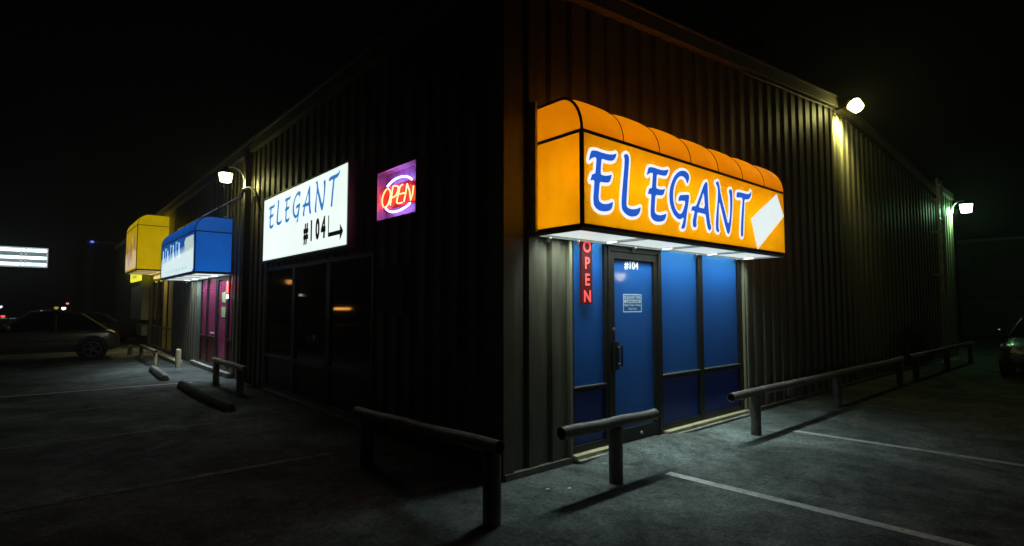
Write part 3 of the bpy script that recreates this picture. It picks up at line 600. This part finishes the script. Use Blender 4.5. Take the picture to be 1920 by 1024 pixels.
barrier([(-.66,-.74,.55),(-.66,1.53,.475)], [(-.66,-.655,.50),(-.66,1.30,.43)], .052, .066, 'unlit pipe rail at the building corner in the foreground')
barrier([(-.45,8.54,.46),(-.45,6.30,.47)], [(-.45,8.32,.42),(-.45,6.6,.42)], .052, .062, 'pale pipe rail before the pink shop windows', PIPEY)
barrier([(-.83,15.75,.36),(-.83,12.98,.36)], [(-.84,15.57,.33),(-.83,13.1,.33)], .045, .05, 'yellow-lit low pipe rail under the yellow awning', PIPEY)
def bollard(x, y, h, r, label):
    T_ = MB().lathe([(r,-.02),(r,h-.03),(r*.9,h-.01),(r*.6,h)], (x,y,0), 18).build('bollard', PIPEY, smooth=True); tag(T_, label, 'bollard', 'bollards by the shops')
bollard(-.493,12.0,.47,.062,'cream bollard between the pink shop and the yellow-lit rail')
bollard(-1.05,16.2,.36,.06,'yellow-lit bollard left of the far pipe rail, by the parked car')
def wheel_stop(a, c, label, m=CONC):
    a = Vector((*a,0)); c = Vector((*c,0)); d = (c-a); L = d.length; d.normalize(); n = Vector((-d.y,d.x,0)); B = MB()
    pr = [(-.085,.003),(-.075,.07),(-.045,.125),(0,.135),(.045,.125),(.075,.07),(.085,.003)]; K = len(pr); ts = [0,.05,.12,L*.35,L*.65,L-.12,L-.05,L]
    for t in ts:
        s = .86 if t in (0,L) else (.95 if t in (.05,L-.05) else 1)
        for p, z in pr: B.v.append(tuple(a+d*t+n*p*s+Vector((0,0,z*s))))
    for i in range(len(ts)-1):
        for k in range(K-1): B.f.append((i*K+k,(i+1)*K+k,(i+1)*K+k+1,i*K+k+1))
    B.f.append(tuple(range(K))); B.f.append(tuple((len(ts)-1)*K+k for k in range(K))[::-1])
    o = B.build('wheel_stop', m, bevel=.012); tag(o, label, 'wheel stop', 'concrete wheel stops in the parking bays')
wheel_stop((-1.13,9.48),(-1.06,11.75),'pale concrete wheel stop lit by the blue awning')
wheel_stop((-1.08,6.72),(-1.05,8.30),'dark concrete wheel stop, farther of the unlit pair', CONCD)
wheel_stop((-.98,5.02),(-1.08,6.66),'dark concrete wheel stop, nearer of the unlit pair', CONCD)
b = MB().box((-1.42,15.60,.003),(-.55,15.75,.09)); tag(b.build('kerb', PIPEY, bevel=.01), kind='structure')
b = MB().box((-.42,12.85,.003),(-.25,15.6,.10)); tag(b.build('kerb', PIPEY, bevel=.01), kind='structure')
# litter near the corner
for k, (x, y, a) in enumerate(((.12,-.42,.3),(.28,-.52,1.2))):
    B = MB().box((x,y,.004),(x+.035,y+.02,.012)); tag(B.build('litter', WHT), 'scrap of white paper on the asphalt by the building corner', 'litter', 'paper scraps on the asphalt')
# utility boxes on the far block
UB = mat('grey_utility_paint', (.22,.25,.22), .5)
B = MB().box((-.25,21.0,1.0),(-.0,24.2,2.3)); tag(B.build('utility_box', UB, bevel=.02), 'large grey meter cabinet on the far wall past the yellow awning', 'utility box')
B = MB().box((-.2,21.2,.4),(-.0,22.6,.85)); tag(B.build('utility_box', UB, bevel=.02), 'small grey box low on the far wall, under the cabinet', 'utility box')
YS = thing('sign', (-.42,22,2.5), 'small lit yellow panel sign hanging beyond the yellow awning', 'sign')
yy = emi('lit_yellow', (.95,.90,.02), 1.0)
slab([(20.9,2.50),(23.6,2.50),(23.6,2.90),(20.9,2.90)], mL(-.28), .0, .08).build('face', yy, YS)
slab(rect(21.6,2.62,22.8,2.72), mL(-.28), .083, .086).build('lettering', emi('olive_letter', (.45,.42,.02), .7), YS)

# ------------------------------------------------------------------ cars
def car(loc, rot, L, W, H, paint, label, wb, fx, stations, name='parked_car'):
    """stations: (x, z_low, z_belt, z_roof or None, half width)"""
    T_ = thing(name, (0,0,0), label, 'car'); Mx = Matrix.Translation(loc) @ Matrix.Rotation(rot,4,'Z')
    tr = lambda p: tuple(Mx @ Vector(p))
    B = MB(); ring = []
    for x, zl, zb, zr, hw in stations:
        ring.append([(x,-hw*.86,zl),(x,-hw*.98,zl+.10),(x,-hw,(zl+zb)/2),(x,-hw*.97,zb-.08),(x,-hw*.90,zb),(x,0,zb+.03),(x,hw*.90,zb),(x,hw*.97,zb-.08),(x,hw,(zl+zb)/2),(x,hw*.98,zl+.10),(x,hw*.86,zl)])
    K = len(ring[0])
    for q in ring: B.v += [tr(p) for p in q]
    for i in range(len(ring)-1):
        for k in range(K): B.f.append((i*K+k,(i+1)*K+k,(i+1)*K+(k+1)%K,i*K+(k+1)%K))
    B.f.append(tuple(range(K))[::-1]); B.f.append(tuple((len(ring)-1)*K+k for k in range(K)))
    o = B.build('body', paint, T_, smooth=True); sb = o.modifiers.new('s','SUBSURF'); sb.levels = 2; sb.render_levels = 2
    # greenhouse
    cs = [(x,zb,zr,hw) for x,zl,zb,zr,hw in stations if zr is not None]
    def cab(z_of, inset, nm, mm, cut=None):
        B = MB(); R_ = []
        for x, zb, zr, hw in cs:
            wr = hw*.90-inset-(.20 if zr > zb+.05 else .0)*min(1,(zr-zb)/.4)
            R_.append([(x,-(hw*.90-inset),zb-.02),(x,-wr,zr-.03),(x,-wr*.8,zr),(x,wr*.8,zr),(x,wr,zr-.03),(x,(hw*.90-inset),zb-.02)])
        for q in R_: B.v += [tr(p) for p in q]
        for i in range(len(R_)-1):
            for k in range(5): B.f.append((i*6+k,(i+1)*6+k,(i+1)*6+k+1,i*6+k+1))
        return B
    B = cab(None, .02, 'w', None); B.build('windows', CARG, T_, smooth=True)
    # roof skin and pillars
    B = MB(); flatc = [c for c in cs if c[2] > max(q[2] for q in cs)-.10]
    for x, zb, zr, hw in flatc:
        wr = hw*.90-.22+.03; B.v += [tr((x,-wr,zr-.05)), tr((x,-wr*.8,zr+.012)), tr((x,wr*.8,zr+.012)), tr((x,wr,zr-.05))]
    for i in range(len(flatc)-1):
        for k in range(3): B.f.append((i*4+k,(i+1)*4+k,(i+1)*4+k+1,i*4+k+1))
    B.build('roof', paint, T_, smooth=True)
    B = MB()
    x0, x1 = cs[0], cs[-1]; f0, f1 = flatc[0], flatc[-1]
    for s in (-1,1):
        for e, f_ in ((x0,f0),(x1,f1)): MB().tube([tr((e[0],s*(e[3]*.90-.015),e[1])), tr((f_[0],s*(f_[3]*.90-.20),f_[2]-.02))], .03, 8).build('pillar', paint, T_, smooth=True)
        xm = (f0[0]+f1[0])/2; MB().tube([tr((xm,s*(f0[3]*.90+.0),x0[1]-.02)), tr((xm,s*(f0[3]*.90-.19),f0[2]-.03))], .03, 8).build('pillar', paint, T_, smooth=True)
    hw = stations[len(stations)//2][4]
    for x in (fx, fx-wb):
        for s in (-1,1):
            a = Mx @ Vector((x,s*(hw-.20),.31)); c = Mx @ Vector((x,s*(hw+.012),.31)); dn = (c-a).normalized()
            wh = MB().tube([a, a+(c-a)*.9, c], [.31,.31,.285], 26).build('wheel', RUB, T_, smooth=True)
            B = MB()
            for k in range(5):
                an = k*2*math.pi/5; ax = Mx.to_3x3() @ Vector((math.cos(an),0,math.sin(an))); B.tube([c+dn*.006, c+dn*.006+ax*.19], [.035,.022], 6)
            ringp = [c+dn*.004+(Mx.to_3x3() @ Vector((math.cos(q*math.pi/12),0,math.sin(q*math.pi/12))))*.20 for q in range(25)]; B.tube(ringp, .016, 6)
            B.build('rim', CHR, wh, smooth=True)
            MB().tube([Mx @ Vector((x,s*(hw-.10),.33)), Mx @ Vector((x,s*(hw+.003),.33))], .365, 26).build('wheel_arch', BLK, T_)
    F = stations[-1]; Bk = stations[0]
    for s in (-1,1):

        b1 = MB(); b1.add([tr(p) for p in [(F[0]-.10,s*(F[4]*.55),.55),(F[0]+.03,s*(F[4]*.55),.55),(F[0]-.02,s*(F[4]*.95),.56),(F[0]-.22,s*(F[4]*1.0),.58),(F[0]-.10,s*(F[4]*.55),.68),(F[0]+.0,s*(F[4]*.55),.67),(F[0]-.06,s*(F[4]*.93),.69),(F[0]-.25,s*(F[4]*.99),.70)]],
            [(0,1,2,3),(4,5,6,7),(0,1,5,4),(1,2,6,5),(2,3,7,6),(3,0,4,7)]); b1.build('headlight', CHR, T_)
        b1 = MB(); b1.add([tr(p) for p in [(Bk[0]+.15,s*(Bk[4]*.99),.62),(Bk[0]-.02,s*(Bk[4]*.92),.62),(Bk[0]-.03,s*(Bk[4]*.6),.62),(Bk[0]+.15,s*(Bk[4]*.99),.76),(Bk[0]-.01,s*(Bk[4]*.92),.76),(Bk[0]-.02,s*(Bk[4]*.6),.76)]],
            [(0,1,4,3),(1,2,5,4)]); b1.build('tail_light', mat('tail_red_'+str(len(MT)), (.3,.01,.01), .2, coat=1), T_)
    for s in (-1,1):

        m1 = MB().lathe([(.02,-.07),(.075,-.05),(.085,.0),(.075,.05),(.02,.07)], tr((cs[-1][0]-.25,s*(hw+.06),.95)), 12); m1.build('mirror', paint, T_, smooth=True)
        b1 = MB()
        zz = .30; b1.tube([tr((fx-.42,s*(hw+.004),zz)), tr((fx-wb+.42,s*(hw+.004),zz))], .012, 6); zz = .56
        b1.tube([tr((fx-.45,s*(hw+.004),zz)), tr((fx-wb+.45,s*(hw+.004),zz))], .010, 6); b1.build('side_moulding', CHR, T_, smooth=True)
        for hx in (fx-wb*.62, fx-wb*.95): MB().tube([tr((hx,s*(hw-.0),.80)), tr((hx+.16,s*(hw-.0),.80))], .014, 6).build('door_handle', CHR, T_, smooth=True)

    pl = MB(); pl.add([tr(p) for p in [(Bk[0]-.035,-.16,.50),(Bk[0]-.035,.16,.50),(Bk[0]-.035,.16,.60),(Bk[0]-.035,-.16,.60)]], [(0,1,2,3)]); pl.build('number_plate', WHT, T_)
    return T_
PT1 = mat('tan_car_paint', (.21,.18,.12), .25, .5, vary=.05, coat=.8); PT2 = mat('maroon_car_paint', (.03,.004,.005), .5, .0, vary=.05, coat=.0); PT3 = mat('grey_car_paint', (.12,.15,.14), .25, .4, vary=.05, coat=.8)
sed = [(-2.05,.32,.62,None,.70),(-1.98,.24,.80,None,.80),(-1.55,.22,.86,None,.85),(-1.35,.22,.87,.88,.86),(-.80,.22,.88,1.22,.87),(-.2,.22,.88,1.30,.87),(.35,.22,.87,1.27,.87),(1.0,.22,.86,.90,.86),(1.15,.22,.85,None,.86),(1.7,.24,.76,None,.83),(1.98,.28,.66,None,.76),(2.06,.36,.56,None,.66)]
# axes: wheels at fx and fx-wb
car((-3.02,16.75,0), math.pi, 4.1, 1.7, 1.3, PT1, 'tan car parked side-on at the far left past the wheel stops', 2.30, 1.25, [({-2.05:-1.70,-1.98:-1.64,-1.55:-1.42}.get(x,x),a,b_,c if c is None or c < 1.2 else c+.10,h) for x,a,b_,c,h in sed])
car((-1.9,24.3,0), math.pi-.3, 4.1, 1.7, 1.3, PT2, 'dark red car parked behind the tan car', 2.40, 1.25, sed)
car((14.35,-2.55,0), math.pi, 4.1, 1.7, 1.3, PT3, 'grey car at the right picture edge facing the shop, glints on its windscreen', 2.45, 1.25, sed)

# ------------------------------------------------------------------ far surroundings
def fp(x, z, s): p = CAM+(Vector((x,26.27,z))-CAM)*s; return p      # point further out along the same sight line
DBW = mat('dark_blue_wall', (.05,.08,.13), .7, vary=.2)
FB = thing('workshop', (2,36,0), 'dark blue-grey workshop with a roller door beyond the tan car', 'building')
MB().box((-1.25,34.2,0),(12,46,5.0)).build('wall', DBW, FB)
MB().box((-1.32,34.1,5.0),(12,46,5.12)).build('roof', mat('workshop_roof', (.12,.16,.22), .5), FB)
B = MB().box((-.9,34.13,0),(1.6,34.19,3.9))
for k in range(12): B.box((-.9,34.11,.1+k*.32),(1.6,34.13,.13+k*.32))
B.build('roller_door', mat('roller_door_paint', (.045,.065,.11), .5), FB)
MB().box((-1.25,34.08,0),(-1.0,34.19,4.6)).build('jamb', mat('pale_blue_jamb', (.10,.16,.22), .6), FB)
wl = MB().box((-1.18,33.98,5.02),(-1.04,34.08,5.12)); tag(wl.build('warning_lamp', emi('blue_lamp', (.15,.2,1), 1.2)), 'tiny blue lamp at the roof corner of the workshop', 'lamp')
# bright tube-lit sign far left
TS = thing('sign', (-5.2,31.5,0), 'bare white fluorescent-tube sign frame on a post at far left', 'sign')
a = 1.25
def q_(x, z): return fp(x, z, a)
x0, x1 = -7.2, q_(-3.01,3.9).x; yS = q_(-3.01,3.9).y; zt, zb = q_(0,3.90).z, q_(0,3.18).z; TUB = emi('sign_tube', (.80,.97,1), 3.0); dh = (zt-zb)
for k, zz in enumerate((zt-dh*.10, zb+dh*.48, zb+dh*.10)):
    MB().tube([(x0,yS,zz),(x1,yS,zz)], .075, 10).build('tube', TUB, TS)
SF = mat('lit_sign_frame', (.5,.55,.55), .5, emit=(.5,.6,.62), es=.6)
B = MB()
B.box((x0,yS-.05,zt+.02),(x1+.05,yS+.1,zt+.06)); B.box((x0,yS-.05,zb-.06),(x1+.05,yS+.1,zb-.02))
for x in (x1+.02, x1-.82, x1-1.0, x1-2.7): B.box((x-.045,yS-.06,zb-.02),(x+.03,yS-.0,zt+.02))
B.build('frame', SF, TS); MB().box((x0,yS+.09,zb-.02),(x1,yS+.12,zt+.02)).build('back_plate', mat('sign_back', (.12,.14,.15), .6), TS)
MB().tube([(x0+1.6,yS+.1,0),(x0+1.6,yS+.1,zb)], .09, 12).build('post', BRZ, TS)
# distant lamps
def street_lamp(p, col, s, r, label, pole=True):
    p = Vector(p); T_ = thing('street_lamp', (p.x,p.y,0), label, 'street lamp', 'distant lamps')
    MB().tube([(p.x+.3,p.y,0),(p.x+.3,p.y,p.z+r+.05),(p.x,p.y,p.z+r+.08)], .05, 8).build('pole', BRZ, T_)
    MB().lathe([(r*.5,r),(r*1.15,r*.8),(r*1.2,r*.5)], p, 14).build('housing', BRZ, T_)
    MB().lathe([(r*.3,-r),(r*.8,-r*.6),(r,0),(r*.9,r*.45)], p, 14).build('lens', emi('lamp_'+str(len(MT)), col, s), T_)
street_lamp(fp(-2.38,1.437,2.6), (1,.97,.92), 5, .19, 'far white lamp just above the tan car')
street_lamp(fp(-2.265,1.641,2.6), (.9,.35,.3), 1.2, .13, 'far pinkish lamp above the white one')
street_lamp(fp(-2.624,1.46,2.55), (.5,.42,.05), .7, .19, 'far dim yellow lamp left of the white one')
street_lamp(fp(-3.096,1.328,2.6), (.25,.6,.5), .9, .11, 'far dim cyan lamp above the tan car roof')
street_lamp(fp(-4.257,1.121,1.9), (1,.08,.06), 1.6, .13, 'far red lamp at the left picture edge')
street_lamp(fp(-4.35,1.507,2.6), (.8,.95,1), 2.0, .16, 'far bluish white lamp at the left picture edge')
street_lamp(fp(-1.95,1.42,2.6), (.5,.2,.25), .7, .10, 'far dull pink lamp right of the white one')
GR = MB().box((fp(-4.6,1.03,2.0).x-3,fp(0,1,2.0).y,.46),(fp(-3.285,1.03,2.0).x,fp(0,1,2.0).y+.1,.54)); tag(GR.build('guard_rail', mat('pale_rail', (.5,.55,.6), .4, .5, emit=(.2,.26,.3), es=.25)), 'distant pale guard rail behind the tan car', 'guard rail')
# lamps across the street, seen only as reflections in the glazing
street_lamp((25.4,-18.3,3.5), (1,.90,.55), 60, .34, 'warm street lamp across the lot mirrored in the door')
street_lamp((-12.7,43.5,3.6), (1,.42,.10), 3, .26, 'orange lamp mirrored small in the dark left shop window')
street_lamp((-13.4,42.7,2.45), (1,.95,.7), 3, .12, 'small pale lamp mirrored in the dark left shop window')
OB = thing('lit_canopy', (-16,40.5,0), 'low orange-lit canopy mirrored in the dark left shop window', 'canopy')
MB().tube([(-16.6,40.0,1.28),(-15.4,40.5,1.28)], .10, 10).build('light_strip', emi('orange_strip', (1,.42,.08), 7), OB); MB().box((-17.8,39.8,1.5),(-14,41.6,1.6)).build('roof', DARKP, OB)
for x, y in ((-17.6,40.2),(-14.2,41.3)): MB().tube([(x,y,0),(x,y,1.5)], .06, 8).build('post', BRZ, OB)
# building across on the right
RB = thing('warehouse', (34,-10,0), 'long low warehouse with a dim pale roof edge behind the right-hand car', 'building')
WG = mat('green_grey_wall', (.10,.15,.11), .8, vary=.3, scale=1.5)
MB().box((34,-60,0),(50,2.5,4.9)).build('wall', WG, RB); MB().box((33.85,-60,4.9),(50,2.5,5.04)).build('roof_edge', mat('pale_roof_edge', (.35,.42,.37), .6, vary=.2), RB)
MB().box((33.9,-60,2.0),(34,2.5,2.06)).build('rail', DARKP, RB)

# ------------------------------------------------------------------ thin haze added to give the lamps a halo
hz = MB().box((-60,-60,-1),(90,90,9)).build('haze', bpy.data.materials.new('haze')); hz['kind'] = 'stuff'
hm = hz.data.materials[0]; hm.use_nodes = True; ht = hm.node_tree; ht.nodes.remove(ht.nodes['Principled BSDF'])
pv = ht.nodes.new('ShaderNodeVolumePrincipled'); pv.inputs['Density'].default_value = .0024; pv.inputs['Anisotropy'].default_value = .72; pv.inputs['Color'].default_value = (.9,.92,.92,1)
ht.links.new(pv.outputs[0], ht.nodes['Material Output'].inputs['Volume'])
